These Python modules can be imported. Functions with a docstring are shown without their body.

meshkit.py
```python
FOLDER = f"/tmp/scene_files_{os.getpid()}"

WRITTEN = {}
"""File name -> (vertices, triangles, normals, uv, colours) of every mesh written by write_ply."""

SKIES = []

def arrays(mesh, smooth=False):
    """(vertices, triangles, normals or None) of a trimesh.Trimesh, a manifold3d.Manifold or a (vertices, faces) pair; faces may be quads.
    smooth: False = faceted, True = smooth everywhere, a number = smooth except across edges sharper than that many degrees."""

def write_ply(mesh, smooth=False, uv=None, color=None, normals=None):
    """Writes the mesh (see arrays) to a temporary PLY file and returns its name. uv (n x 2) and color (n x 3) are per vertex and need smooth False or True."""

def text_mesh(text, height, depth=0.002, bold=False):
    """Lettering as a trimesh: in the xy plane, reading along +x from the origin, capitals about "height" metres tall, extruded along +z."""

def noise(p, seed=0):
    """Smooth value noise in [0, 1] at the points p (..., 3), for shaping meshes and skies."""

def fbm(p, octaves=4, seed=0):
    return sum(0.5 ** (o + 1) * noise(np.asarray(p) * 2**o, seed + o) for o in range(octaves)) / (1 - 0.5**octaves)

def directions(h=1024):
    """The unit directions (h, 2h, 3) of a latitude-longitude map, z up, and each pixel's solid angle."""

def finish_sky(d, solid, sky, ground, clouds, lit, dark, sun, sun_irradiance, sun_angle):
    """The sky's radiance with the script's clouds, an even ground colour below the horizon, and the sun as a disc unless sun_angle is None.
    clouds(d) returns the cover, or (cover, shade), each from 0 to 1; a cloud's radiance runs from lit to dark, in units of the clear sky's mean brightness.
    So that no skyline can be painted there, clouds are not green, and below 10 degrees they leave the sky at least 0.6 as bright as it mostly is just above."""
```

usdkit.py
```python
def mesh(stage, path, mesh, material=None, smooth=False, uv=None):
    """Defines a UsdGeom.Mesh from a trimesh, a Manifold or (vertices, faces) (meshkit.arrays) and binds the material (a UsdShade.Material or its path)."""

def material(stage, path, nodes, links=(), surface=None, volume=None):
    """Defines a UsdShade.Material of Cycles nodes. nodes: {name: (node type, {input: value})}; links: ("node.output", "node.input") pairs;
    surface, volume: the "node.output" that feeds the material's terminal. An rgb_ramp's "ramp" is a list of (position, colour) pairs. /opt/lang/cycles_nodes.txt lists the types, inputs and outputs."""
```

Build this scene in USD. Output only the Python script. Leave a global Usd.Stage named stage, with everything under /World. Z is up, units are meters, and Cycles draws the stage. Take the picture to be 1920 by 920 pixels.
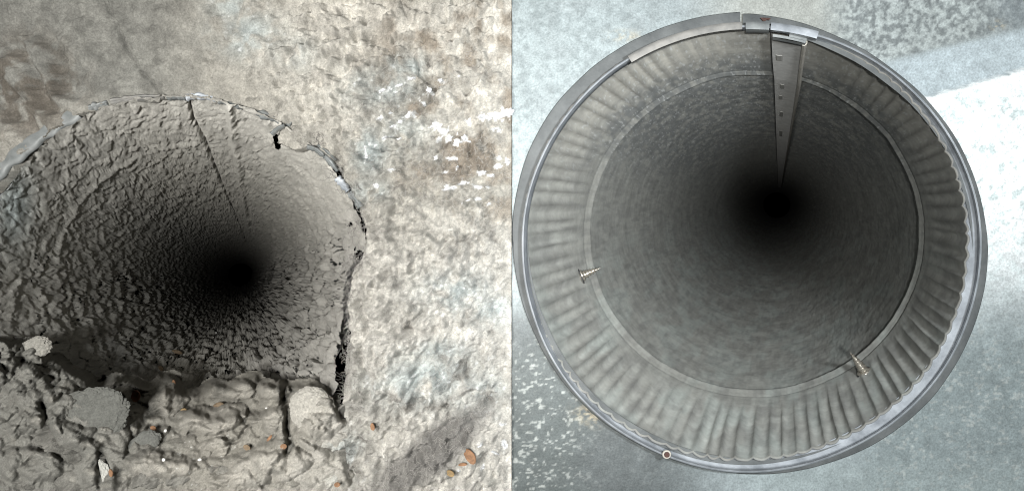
import math, random
import numpy as np, trimesh, usdkit
from scipy.spatial import cKDTree
from scipy.ndimage import gaussian_filter
import shapely
from meshkit import noise, fbm
from pxr import Usd, UsdGeom, UsdLux, Gf, Sdf, Vt, UsdShade

stage = Usd.Stage.CreateInMemory()
UsdGeom.SetStageUpAxis(stage, UsdGeom.Tokens.z)
UsdGeom.SetStageMetersPerUnit(stage, 1.0)
UsdGeom.Xform.Define(stage, '/World')
UsdGeom.Scope.Define(stage, '/World/Looks')
rng = np.random.default_rng(7); random.seed(7)

# ---------------------------------------------------------------- camera, lamps, exposure
S = 0.00012            # metres on the panel plane (y = 0) per unit of the drawing grid (1920 x 920)
F = 1300.0
D = F * S              # camera stands 16 cm in front of the panels
cam = UsdGeom.Camera.Define(stage, '/World/camera')
cam.CreateFocalLengthAttr(24.0)
cam.CreateHorizontalApertureAttr(24.0 * 1920 / F)
cam.CreateVerticalApertureAttr(24.0 * 920 / F)
cam.CreateClippingRangeAttr(Gf.Vec2f(0.01, 20))
cam.AddTranslateOp().Set(Gf.Vec3d(0, -D, 0)); cam.AddRotateXOp().Set(90)
cam.CreateExposureAttr(0.0)

def lamp(name, u, v, back, radius, intensity, color, aim=None, cone=None, soft=0.5):
    l = UsdLux.SphereLight.Define(stage, '/World/' + name)
    l.CreateRadiusAttr(radius); l.CreateIntensityAttr(intensity); l.CreateColorAttr(Gf.Vec3f(*color))
    l.CreateNormalizeAttr(False)
    at = Gf.Vec3d((u - 960) * S, -D - back, (460 - v) * S)
    if aim:                                       # a torch: its beam points at (u, v) on the panels
        to = Gf.Vec3d((aim[0] - 960) * S, 0, (460 - aim[1]) * S)
        m = Gf.Matrix4d().SetLookAt(at, to, Gf.Vec3d(0, 0, 1)).GetInverse()
        l.AddTransformOp().Set(m)
        sh = UsdLux.ShapingAPI.Apply(l.GetPrim()); sh.CreateShapingConeAngleAttr(cone); sh.CreateShapingConeSoftnessAttr(soft)
    else:
        l.AddTranslateOp().Set(at)
lamp('added_torch', 885, 490, 0.070, 0.004, 2500, (0.98, 0.98, 0.95))  # added fill lamp behind the camera, reaching deep into both ducts
lamp('torch_warm', 540, 500, 0.010, 0.011, 230, (1.0, 0.975, 0.93), (500, 420), 39, 0.6)
lamp('torch_cool', 1430, 330, 0.010, 0.008, 440, (0.945, 0.985, 1.0), (1600, 340), 38, 0.6)

# ---------------------------------------------------------------- helpers
def P(u, v, t=0.0):
    """Point at depth t behind the panel plane on the line of sight through grid point (u, v) of the panel plane."""
    k = (D + np.asarray(t)) / D
    return np.stack(np.broadcast_arrays((np.asarray(u) - 960) * S * k, np.asarray(t, float), (460 - np.asarray(v)) * S * k), -1)
def sm(a, b, x):
    t = np.clip((np.asarray(x, float) - a) / (b - a), 0, 1); return t * t * (3 - 2 * t)
def seg_dist(u, v, pts):
    d = np.full(np.shape(u), 1e9); along = np.zeros(np.shape(u)); n = len(pts) - 1
    for i in range(n):
        (ax, ay), (bx, by) = pts[i], pts[i + 1]
        dx, dy = bx - ax, by - ay
        k = np.clip(((u - ax) * dx + (v - ay) * dy) / (dx * dx + dy * dy), 0, 1)
        e = np.hypot(u - ax - k * dx, v - ay - k * dy)
        along = np.where(e < d, (i + k) / n, along); d = np.minimum(d, e)
    return d, along
used = {}
def numbered(path):
    k = used.get(path, 0); used[path] = k + 1
    return path if k == 0 else f'{path}_{k:03d}'
def tag(p, label=None, cat=None, group=None, kind=None):
    for k, val in (('label', label), ('category', cat), ('group', group), ('kind', kind)):
        if val: p.SetCustomDataByKey(k, val)
    return p
def thing(name, label, cat, group=None, loc=(0, 0, 0)):
    x = UsdGeom.Xform.Define(stage, numbered('/World/' + name)); x.AddTranslateOp().Set(Gf.Vec3d(*map(float, loc)))
    return tag(x.GetPrim(), label, cat, group)
def obj(name, mesh, m, parent=None, smooth=True, cd=None, label=None, kind=None):
    path = numbered((str(parent.GetPath()) if parent else '/World') + '/' + name)
    if parent is not None and parent.GetParent().GetPath() == '/World':
        off = np.array(parent.GetAttribute('xformOp:translate').Get() or (0, 0, 0)) if parent.GetAttribute('xformOp:translate') else np.zeros(3)
        if isinstance(mesh, tuple): mesh = (np.asarray(mesh[0]) - off, mesh[1])
        else:
            mesh = mesh.copy(); mesh.apply_translation(-off)
    g = usdkit.mesh(stage, path, mesh, m, smooth=smooth)
    g.CreateDoubleSidedAttr(True)
    if cd is not None:
        UsdGeom.PrimvarsAPI(g).CreatePrimvar('Cd', Sdf.ValueTypeNames.Color3fArray, 'vertex').Set(Vt.Vec3fArray.FromNumpy(np.ascontiguousarray(cd, np.float32)))
    return tag(g.GetPrim(), label, None, None, kind)
def grid_faces(nr, nc, wrap=False):
    i, j = np.meshgrid(np.arange(nr - 1), np.arange(nc if wrap else nc - 1), indexing='ij')
    a = i * nc + j; b = i * nc + (j + 1) % nc; c = (i + 1) * nc + (j + 1) % nc; d = (i + 1) * nc + j
    return np.stack([a, b, c, d], -1).reshape(-1, 4)
def tris(q): return np.vstack([q[:, [0, 1, 2]], q[:, [0, 2, 3]]])
def noise2(u, v, sc, seed, oct=4):
    return fbm(np.stack([np.asarray(u) / sc, np.asarray(v) / sc, np.full(np.shape(u), 0.37)], -1), oct, seed)
def mixc(a, b, w): return a * (1 - w[..., None]) + np.asarray(b) * w[..., None]
def worley(pts2, size, seed, wrap_len=None):
    """F1, F2 and cell number of jittered cells of the given size at 2-D points."""
    r = np.random.default_rng(seed)
    lo, hi = pts2.min(0) - 2 * size, pts2.max(0) + 2 * size
    if wrap_len: lo[0], hi[0] = 0, wrap_len
    nx, ny = [max(3, int(round(n))) for n in (hi - lo) / size]
    gx, gy = np.meshgrid(np.arange(nx), np.arange(ny), indexing='ij')
    c = np.stack([gx, gy], -1).reshape(-1, 2) + r.random((nx * ny, 2)) * 0.95
    c = lo + c / [nx, ny] * (hi - lo); ids = np.arange(len(c))
    q = pts2.copy()
    if wrap_len:
        q[:, 0] %= wrap_len
        l = c[c[:, 0] > wrap_len - 3 * size]; ll = ids[c[:, 0] > wrap_len - 3 * size]
        h = c[c[:, 0] < 3 * size]; hh = ids[c[:, 0] < 3 * size]
        c = np.vstack([c, l - [wrap_len, 0], h + [wrap_len, 0]]); ids = np.concatenate([ids, ll, hh])
    d, k = cKDTree(c).query(q, k=2, workers=-1)
    return d[:, 0] / size, d[:, 1] / size, ids[k[:, 0]], c[k[:, 0]]

# ---------------------------------------------------------------- materials
def cd_mat(name, fine=900.0, amp=0.25, rough=0.9, bump=0.5, bdist=0.0004, metallic=0.0, bscale=1600.0, spec=0.3, sheen=0.0):
    return usdkit.material(stage, '/World/Looks/' + name, {
        'a': ('attribute', {'attribute': 'Cd'}), 'g': ('geometry', {}),
        'n': ('noise_texture', {'scale': fine, 'detail': 5, 'roughness': 0.65}),
        'r': ('rgb_ramp', {'ramp': [(0.25, (1 - amp,) * 3), (0.75, (1 + amp,) * 3)]}),
        'm': ('mix_color', {'blend_type': 'multiply', 'fac': 1.0, 'use_clamp': False}),
        'bn': ('noise_texture', {'scale': bscale, 'detail': 6, 'roughness': 0.7}),
        'b': ('bump', {'strength': bump, 'distance': bdist}),
        'p': ('principled_bsdf', {'roughness': rough, 'metallic': metallic, 'specular_ior_level': spec, 'sheen_weight': sheen, 'diffuse_roughness': 0.6}),
    }, [('g.position', 'n.vector'), ('g.position', 'bn.vector'), ('n.fac', 'r.fac'), ('a.color', 'm.a'), ('r.color', 'm.b'),
        ('m.result', 'p.base_color'), ('bn.fac', 'b.height'), ('b.normal', 'p.normal')], surface='p.BSDF')
def flat_mat(name, col, col2=None, rough=0.6, metallic=0.0, scale=500.0, bump=0.2, bdist=0.0002, spec=0.5):
    col2 = col2 or tuple(c * 0.6 for c in col)
    return usdkit.material(stage, '/World/Looks/' + name, {
        'g': ('geometry', {}), 'n': ('noise_texture', {'scale': scale, 'detail': 5, 'roughness': 0.65}),
        'r': ('rgb_ramp', {'ramp': [(0.3, col2), (0.68, col)]}),
        'b': ('bump', {'strength': bump, 'distance': bdist}),
        'p': ('principled_bsdf', {'roughness': rough, 'metallic': metallic, 'specular_ior_level': spec}),
    }, [('g.position', 'n.vector'), ('n.fac', 'r.fac'), ('r.color', 'p.base_color'), ('n.fac', 'b.height'), ('b.normal', 'p.normal')], surface='p.BSDF')
M_lint = cd_mat('lint', fine=2400, amp=0.36, bump=0.6, bdist=0.0005, bscale=3200, spec=0.1, sheen=0.0)
M_pipe_lint = cd_mat('packed_lint', fine=2200, amp=0.28, bump=0.7, bdist=0.0005, bscale=3000, spec=0.1)
M_sheet = cd_mat('dusty_zinc', fine=2200, amp=0.32, rough=0.5, bump=0.35, bdist=0.0002, bscale=1500, spec=0.5, metallic=0.12)
M_pipe = cd_mat('dusty_pipe', fine=500, amp=0.16, rough=0.6, bump=0.35, bdist=0.00025, bscale=1500, spec=0.4)
M_zinc = flat_mat('bright_zinc', (0.72, 0.765, 0.82), (0.27, 0.295, 0.325), rough=0.38, metallic=0.2, scale=120, bump=.35, bdist=.0006)
M_zinc_dull = flat_mat('dull_zinc', (0.36, 0.38, 0.38), (0.22, 0.235, 0.24), rough=0.55, metallic=0.2, scale=300)
M_beige = flat_mat('dusty_rim', (0.36, 0.35, 0.33), (0.20, 0.20, 0.195), rough=0.7, scale=300)
M_blue = flat_mat('blue_grey_zinc', (0.33, 0.345, 0.345), (0.19, 0.205, 0.205), rough=0.5, metallic=0.15, scale=350)
M_white = flat_mat('bare_bright_metal', (0.92, 0.93, 0.95), (0.7, 0.72, 0.74), rough=0.4, scale=900, spec=0.8)  # white stands in for blown-out glints on the bare metal
M_screw = flat_mat('screw_steel', (0.74, 0.70, 0.62), (0.24, 0.21, 0.17), rough=0.3, metallic=0.7, scale=1500)
M_edge = flat_mat('worn_edge', (0.55, 0.52, 0.46), (0.38, 0.36, 0.33), rough=0.6, scale=400)
M_dark = flat_mat('near_black', (0.05, 0.052, 0.055), rough=0.7, scale=400)  # near-black, for the seam gap and the screw holes
M_rust = flat_mat('rust', (0.10, 0.05, 0.04), rough=0.8, scale=1500)
M_chip = [flat_mat('wood_chip_' + n, c, tuple(q * .45 for q in c), rough=0.8, scale=1200) for n, c in (('orange', (0.36, 0.20, 0.11)), ('tan', (0.29, 0.215, 0.14)), ('brown', (0.22, 0.10, 0.055)), ('yellow', (0.40, 0.28, 0.14)))]
M_fleck = flat_mat('white_fleck', (0.82, 0.82, 0.8), rough=0.5, scale=900)
M_fibre = flat_mat('fibre', (0.50, 0.48, 0.45), rough=0.9, scale=300, bump=0.0)
M_fibre_d = flat_mat('fibre_dark', (0.22, 0.21, 0.2), rough=0.9, scale=300, bump=0.0)

# ================================================================ LEFT: lint-caked panel
OPEN = [(-40, 395), (5, 345), (60, 292), (110, 252), (170, 218), (250, 195), (330, 187), (400, 191), (470, 207), (545, 238), (534, 246), (524, 256), (526, 272),
        (556, 284), (600, 278), (640, 320), (672, 375), (704, 440), (702, 470), (680, 500), (672, 560), (672, 640), (658, 700), (648, 750), (580, 792), (520, 826), (430, 856),
        (335, 862), (220, 846), (130, 803), (62, 750), (12, 694), (-30, 620), (-60, 520), (-55, 440)]
st = 2.25
us, vs = np.arange(-190, 960.5, st), np.arange(-70, 1000, st)
U, V = np.meshgrid(us, vs)            # rows = v
wu = U + 26 * (noise2(U, V, 46, 11) - 0.5); wv = V + 26 * (noise2(U, V, 46, 12) - 0.5)
n_big = noise2(U, V, 150, 1) - 0.5
n_mid = noise2(wu, wv, 42, 2, 5) - 0.5
n_fine = noise2(wu, wv, 13, 3, 4) - 0.5
ridg = 1 - 2 * np.abs(noise2(wu, wv, 60, 4, 4) - 0.5)
rgt = sm(560, 760, U)                                       # the fluffy right-hand mound
upl = sm(460, 250, U) * sm(260, 160, V)                      # smoother dusty sheet at upper left
low = sm(640, 800, V); lowl_ = sm(700, 840, V) * sm(700, 560, U)
tr = sm(430, 620, U) * sm(330, 200, V)
rough = 0.35 + 0.75 * np.maximum.reduce([rgt, low, tr]) - 0.15 * upl
ul_patch = sm(150, 40, np.hypot(U - 60, (V - 170) * 1.0))     # torn, grooved dust at far upper left
H = 0.0012 + 0.0030 * n_big * (0.4 + rgt + low) + 0.0050 * n_mid * rough + 0.0036 * n_fine * rough - 0.0030 * sm(.56, .78, noise2(wu, wv, 16, 6, 3)) * rough + 0.0016 * (ridg - .5) * rough + 0.0012 * (noise2(wu, wv, 6, 5, 3) - .5) * (.3 + .7 * rough)
H += 0.0055 * rgt * sm(250, 520, V) * sm(950, 760, U)
puff = lambda sc, sd: np.abs(2 * noise2(.5 * (U + wu) + 7 * sd, .5 * (V + wv), sc, sd, 2) - 1)
fluffy = np.clip(.45 + .75 * rgt + .7 * tr + low - .1 * upl, 0, 1.15)
H += fluffy * (0.0060 * puff(52, 22) * (0.4 + .6 * sm(.35, .6, noise2(U, V, 120, 28))) + 0.0040 * puff(24, 23) + 0.0026 * puff(11, 24) + 0.0011 * puff(5.5, 25)) - .0010 * fluffy
# soft mound beside the crevice
for (mu, mv, ru, rv, a) in [(705, 560, 60, 120, .0035), (715, 690, 55, 85, .003), (735, 500, 90, 60, .0025), (720, 410, 50, 50, .002), (560, 870, 110, 45, .003), (800, 880, 110, 60, .0035), (880, 820, 50, 40, .002),
                            (640, 250, 90, 60, .002), (600, 120, 120, 70, .0015), (850, 420, 120, 80, .0015)]:
    H += a * np.exp(-((U - mu) / ru) ** 2 - ((V - mv) / rv) ** 2) * (0.7 + 0.9 * (noise2(U, V, 28, 21) - .2))
gro = np.sin((U * 0.55 - V * 0.35 + 60 * (noise2(U, V, 60, 13) - .5)) / 7.0)
H += 0.0020 * ul_patch * gro + 0.0016 * ul_patch * n_mid
cracks = [([(203, 5), (222, 45), (248, 100), (272, 135), (312, 182)], 2.2, .0016), ([(398, 160), (402, 135), (394, 110)], 2, .001), ([(455, 5), (448, 45)], 2, .001),
          ([(650, 500), (655, 600), (645, 700), (650, 790)], 7, .006), ([(784, 113), (786, 140), (802, 155), (822, 172), (800, 205), (778, 225), (776, 250), (765, 275), (720, 285)], 3.2, .0025),
          ([(545, 236), (600, 232), (655, 215)], 3, .0015), ([(640, 150), (655, 95), (700, 70), (790, 62), (860, 55)], 9, .0013), ([(560, 150), (600, 120), (640, 110)], 6, .001), ([(700, 380), (745, 350)], 2.5, .001),
          ([(760, 850), (800, 820), (840, 790), (850, 780)], 11, .003), ([(640, 840), (690, 830), (740, 850), (760, 880)], 8, .003), ([(600, 830), (650, 850), (680, 890)], 6, .003),
          ([(820, 680), (830, 705)], 4, .002), ([(900, 850), (930, 890), (955, 905)], 6, .002), ([(690, 560), (712, 600), (690, 650), (700, 690)], 6, .003), ([(90, 800), (95, 835), (120, 842)], 5, .003),
          ([(520, 900), (545, 860), (560, 840)], 5, .003), ([(190, 850), (195, 900), (205, 930)], 6, .003), ([(0, 660), (40, 640), (75, 628)], 4, .002), ([(5, 845), (40, 820), (75, 800)], 5, .002)]
crk = np.zeros_like(U)
for pts, w, dep in cracks:
    d, _ = seg_dist(U + 9 * (noise2(U, V, 14, 31, 3) - .5), V + 9 * (noise2(U, V, 14, 32, 3) - .5), pts)
    g = np.exp(-(d / w) ** 2); H -= dep * g; crk = np.maximum(crk, g)
for (a, b, dep) in [((62, 27), (145, 100), .0005), ((30, 60), (70, 90), .0004), ((120, 30), (190, 95), .0003), ((150, 60), (230, 140), .0003)]:
    d, _ = seg_dist(U, V, [a, b]); H += dep * np.exp(-(d / 2.2) ** 2)
H += lowl_ * (0.0085 * puff(70, 26) + 0.0045 * puff(33, 27) + 0.0020 * puff(15, 29))
H *= 0.35 + 0.65 * sm(956, 900, U)
H = np.maximum(H, -0.004)
# albedo: what the lint and the bare metal showing through it are coloured, plus painted glints
lint = np.zeros(U.shape + (3,)) + np.array([0.35, 0.336, 0.302])
lint = mixc(lint, (0.60, 0.585, 0.55), np.clip(rgt * sm(330, 520, V) * (0.55 + 1.1 * n_mid + .5 * n_big), 0, 1))
lint = mixc(lint, (0.53, 0.51, 0.465), tr * 0.85)
lint = mixc(lint, (0.20, 0.20, 0.185), upl * 0.85)
lint = mixc(lint, (0.13, 0.115, 0.097), ul_patch * sm(.40, .56, noise2(wu, wv, 22, 41)) * .9)
lint = mixc(lint, (0.20, 0.195, 0.178), low * sm(640, 300, U))
brown = np.clip(sm(215, 110, np.hypot((U - 870) * .95, (V - 140))) + sm(120, 60, np.hypot(U - 790, V - 255)) + .8 * sm(120, 60, np.hypot(U - 930, V - 330)), 0, 1)
lint = mixc(lint, (0.25, 0.215, 0.175), brown * sm(.40, .62, noise2(wu, wv, 40, 42, 5)) * .9)
blue = np.zeros_like(U)
for (bu, bv, ru, rv, w) in [(470, 70, 60, 40, .8), (560, 110, 40, 30, .5), (440, 15, 40, 25, .7), (765, 130, 35, 22, .9), (725, 170, 80, 40, .7), (700, 285, 30, 45, .9), (860, 545, 60, 35, .8), (930, 580, 45, 30, .8),
                            (800, 700, 90, 45, .85), (900, 730, 60, 40, .6), (30, 390, 35, 60, .5), (700, 360, 40, 20, .6), (760, 240, 50, 50, .5), (830, 650, 60, 20, .7), (660, 835, 40, 40, .6)]:
    blue = np.maximum(blue, w * np.exp(-((U - bu) / ru) ** 2 - ((V - bv) / rv) ** 2) * sm(.3, .55, noise2(wu, wv, 26, 43)))
lint = mixc(lint, (0.40, 0.445, 0.445), blue)
lint *= 0.93 * (0.38 + 1.25 * noise2(wu, wv, 20, 44, 5))[..., None] * (0.72 + .6 * noise2(U, V, 7.5, 48, 3))[..., None] * 1.02
spk = sm(.66, .74, noise2(U, V, 7, 45, 2)) * np.clip(blue * 1.2 + .25 * rgt * sm(560, 700, V), 0, 1)
lint = mixc(lint, (0.72, 0.74, 0.74), spk)
lint = mixc(lint, (0.15, 0.14, 0.125), np.clip(sm(.60, .74, noise2(wu, wv, 30, 46, 4)) * (rgt * .55 + low * .35), 0, 1))
lint = mixc(lint, (0.13, 0.125, 0.12), sm(60, 25, np.hypot((U - 815) * .7 + (V - 830) * .5, (V - 830) * .9 + (U - 815) * .4)) * .75)
flakes = [(940, 218, 60, 24, .2), (912, 226, 34, 17, .2), (878, 231, 17, 14, 0), (930, 246, 26, 9, .1), (955, 212, 24, 20, .2), (820, 238, 28, 17, -.5), (834, 250, 18, 14, .2), (845, 262, 20, 12, .6), (858, 270, 26, 16, .2), (872, 262, 16, 20, .4), (880, 270, 12, 9, 0), (826, 264, 18, 12, .1), (850, 300, 22, 8, .1), (838, 326, 18, 7, .1), (860, 318, 10, 7, 0),
          (905, 326, 26, 10, .1), (934, 312, 18, 12, .2), (922, 330, 20, 9, .2), (935, 296, 12, 9, .5), (952, 305, 10, 16, .2), (850, 356, 30, 8, .1), (870, 344, 24, 10, .3), (896, 352, 22, 8, .1), (915, 354, 14, 7, 0), (880, 378, 16, 7, .2), (898, 375, 20, 9, .2), (918, 384, 12, 5, .2), (840, 352, 14, 6, 0), (820, 300, 10, 10, 0),
          (808, 178, 16, 24, .9), (830, 158, 14, 12, .2), (795, 195, 12, 18, .7), (770, 222, 26, 10, .5), (755, 232, 24, 8, .3), (740, 240, 18, 8, .4), (748, 262, 22, 7, .4), (722, 172, 30, 9, .3), (750, 163, 26, 8, .3), (772, 152, 22, 8, .4), (735, 215, 14, 7, .2), (725, 262, 20, 7, .4), (718, 226, 16, 8, .3),
          (690, 294, 7, 34, .1), (862, 150, 8, 7, 0), (712, 352, 20, 8, .3), (742, 322, 16, 7, 0), (945, 828, 9, 16, .4), (925, 840, 24, 9, -.4), (902, 818, 14, 8, .2), (940, 790, 12, 7, 0), (866, 862, 10, 7, .2), (905, 865, 12, 8, 0)]
whit = np.zeros_like(U)
for (fu, fv_, fa, fb, an) in flakes:
    a_, b_ = (U - fu) * math.cos(an) - (V - fv_) * math.sin(an), (U - fu) * math.sin(an) + (V - fv_) * math.cos(an)
    whit = np.maximum(whit, np.exp(-(a_ / (fa * .75)) ** 2 - (b_ / (fb * .8)) ** 2))
wn = noise2(U, V, 6, 47, 4)
lint = mixc(lint, (0.80, 0.81, 0.82), sm(.53, .60, whit * .30 + wn * .62) * .95)  # white of the glints painted into the lint around the flakes
H -= 0.0012 * blue
je = 12 + 26 * sm(560, 640, U) * sm(420, 480, V)
inside = shapely.contains_xy(shapely.Polygon(OPEN), U + je * (noise2(U, V, 24, 51, 4) - .5), V + 12 * (noise2(U, V, 16, 52, 3) - .5))
pos = np.stack([(U - 960) * S, -H, (460 - V) * S], -1)
q = grid_faces(*U.shape)
q = q[~inside.ravel()[q].any(1)]
q = q[:, ::-1]
# turn the cut edge and the outer edge back into the panel so that the crust has thickness
e = np.vstack([q[:, [k, (k + 1) % 4]] for k in range(4)])
key = np.sort(e, 1); _, inv, cnt = np.unique(key, axis=0, return_inverse=True, return_counts=True)
be = e[cnt[inv.ravel()] == 1]
pv = pos.reshape(-1, 3); cv = lint.reshape(-1, 3)
rim_ids = np.unique(be); mp = {a: i for i, a in enumerate(rim_ids)}
cen = np.array([(335 - 960) * S, 0, (460 - 530) * S])
back = pv[rim_ids].copy(); inn = inside.ravel()
back[:, 1] = 0.0035
near = np.hypot(back[:, 0] - cen[0], back[:, 2] - cen[2]) < 480 * S
dirc = back - cen; dirc[:, 1] = 0; dirc /= np.linalg.norm(dirc, axis=1, keepdims=True)
back[near] += dirc[near] * 0.0006
n0 = len(pv)
bi = np.array([[mp[a], mp[b]] for a, b in be]) + n0
skirt = np.c_[be[:, 1], be[:, 0], bi[:, 0], bi[:, 1]]
allv = np.vstack([pv, back]); allc = np.vstack([cv, cv[rim_ids] * 0.8]); fa = tris(np.vstack([q, skirt]))
usedv = np.unique(fa); re = np.full(len(allv), -1); re[usedv] = np.arange(len(usedv))
lint_panel = thing('lint_caked_panel', 'sheet metal panel thickly caked with grey beige dryer lint', 'panel')
obj('lint_crust', (allv[usedv], re[fa]), M_lint, lint_panel, cd=allc[usedv])
panel_tree = cKDTree(np.c_[U.ravel(), V.ravel()])
def on_panel(u, v, lift=0.0):
    k = panel_tree.query([u, v])[1]; p = pv[k].copy(); p[1] -= lift; return p
# the sheet itself behind the crust, with the round hole cut in it
def ring_sheet(cu, cv_, rx, ry, box, y, n=360, thick=0.0006):
    a = np.linspace(0, 2 * np.pi, n, endpoint=False)
    inner = np.c_[cu + rx * np.cos(a), cv_ - ry * np.sin(a)]
    x0, y0, x1, y1 = box
    out = []
    for k in range(n):
        dx, dy = np.cos(a[k]), -np.sin(a[k])
        s = min([((x1 if dx > 0 else x0) - cu) / dx if abs(dx) > 1e-9 else 1e9, ((y1 if dy > 0 else y0) - cv_) / dy if abs(dy) > 1e-9 else 1e9])
        out.append((cu + dx * s, cv_ + dy * s))
    out = np.array(out)
    v = np.vstack([np.c_[(p[:, 0] - 960) * S, np.full(n, yy), (460 - p[:, 1]) * S] for p in (inner, out) for yy in (y, y + thick)])
    i = np.arange(n); j = (i + 1) % n
    f = np.vstack([np.c_[i, j, j + 2 * n, i + 2 * n], np.c_[i + n, i + 3 * n, j + 3 * n, j + n], np.c_[i, i + n, j + n, j], np.c_[i + 2 * n, j + 2 * n, j + 3 * n, i + 3 * n]])
    return v, f
obj('metal_sheet', ring_sheet(335, 530, 384, 367, (-190, -70, 955, 1000), 0.0045), M_zinc_dull, lint_panel, smooth=30)

# ---------------------------------------------------------------- LEFT: lint-lined duct
VPL = np.array([460., 515.]); CL = np.array([335., 530.])
def left_c(t):
    k = np.asarray(t)[..., None]
    return (CL * D + VPL * k) / (D + k)
NT = 1100
r_rows = np.concatenate([np.arange(382, 150, -1.7), np.arange(150, 24, -1.25)])
t_rows = D * (372.0 / r_rows - 1)
th = np.linspace(0, 2 * np.pi, NT, endpoint=False)
TT, TH = np.meshgrid(t_rows, th, indexing='ij')
RL = 372 * S; RLv = 357 * S
lg = ((D + TT) / D) ** 0.72 / 0.72                   # depth coordinate in which the lint scales are of even size
A2 = np.c_[(TH / (2 * np.pi)).ravel() * 6.2832, lg.ravel() * 1.0]
xyz = np.stack([np.cos(TH) * 1.0, np.sin(TH) * 1.0, lg * 1.0], -1)
def n3(sc, seed, oct=4): return fbm(xyz * sc, oct, seed)
bot = sm(0.62, -0.30, np.sin(TH - 0.12) + .5 * (n3(3, 75) - .5))                 # floor and right-hand wall hold the scales
deep = sm(0.0, 0.05, TT)
warp = np.stack([n3(9, 61) - .5, n3(9, 62) - .5], -1).reshape(-1, 2)
Wp = A2 + warp * 0.16
def cells(size, seed, asp=0.55):
    q2 = np.c_[Wp[:, 0], Wp[:, 1] / asp]
    f1, f2, ids, c = worley(q2, size, seed, 6.2832)
    hsh = np.random.default_rng(seed + 5).random(ids.max() + 1)[ids]
    edge = np.sqrt(np.clip((f2 - f1) * 1.5, 0, 1)); dome = np.sqrt(np.clip(1 - (f1 / 1.0) ** 2, 0, 1))
    tilt = np.clip((q2[:, 1] - c[:, 1]) / size, -1, 1)
    return [x.reshape(TH.shape) for x in (edge, hsh, tilt, dome, f2 - f1)]
e1, h1, t1, d1, g1 = cells(0.165, 71, .55)
e2, h2, t2, d2_, g2 = cells(0.075, 72, .6)
e3, h3, t3, d3, g3 = cells(0.036, 73, .8)
gran = d3 * (0.4 + 0.6 * h3)
scale_big = np.minimum(e1, 1) * (d1 * .45 + .45 * h1) + .75 * t1 * sm(0, .3, e1)
scale_mid = np.minimum(e2, 1) * (d2_ * .45 + .45 * h2) + .6 * t2 * sm(0, .3, e2)
fine3 = n3(60, 64, 3) - .5
k_t = np.clip((D + TT) / (D + 0.05), 0.8, 3.0)
hl = 0.0010 + 0.0012 * gran * (1 - .5 * bot) * np.clip(k_t, .8, 1.6) + 0.0009 * (n3(14, 65) - .5) * k_t + 0.0003 * fine3 * k_t
hl += bot * (.55 + 1.1 * sm(-.55, .6, np.cos(TH))) * np.clip(k_t, .8, 2.2) * (0.0023 * scale_big + 0.0008 * scale_mid + 0.0006 * gran) * (0.35 + 0.65 * deep)
hl += (1 - bot) * k_t * 0.00012 * scale_mid
# heap of lint at the mouth's floor
floor = sm(-0.30, -0.85, np.sin(TH + 0.12))
heap = floor * sm(0.16, 0.02, TT)
wl = sm(-0.55, -0.95, np.cos(TH)) * 0.0
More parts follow.
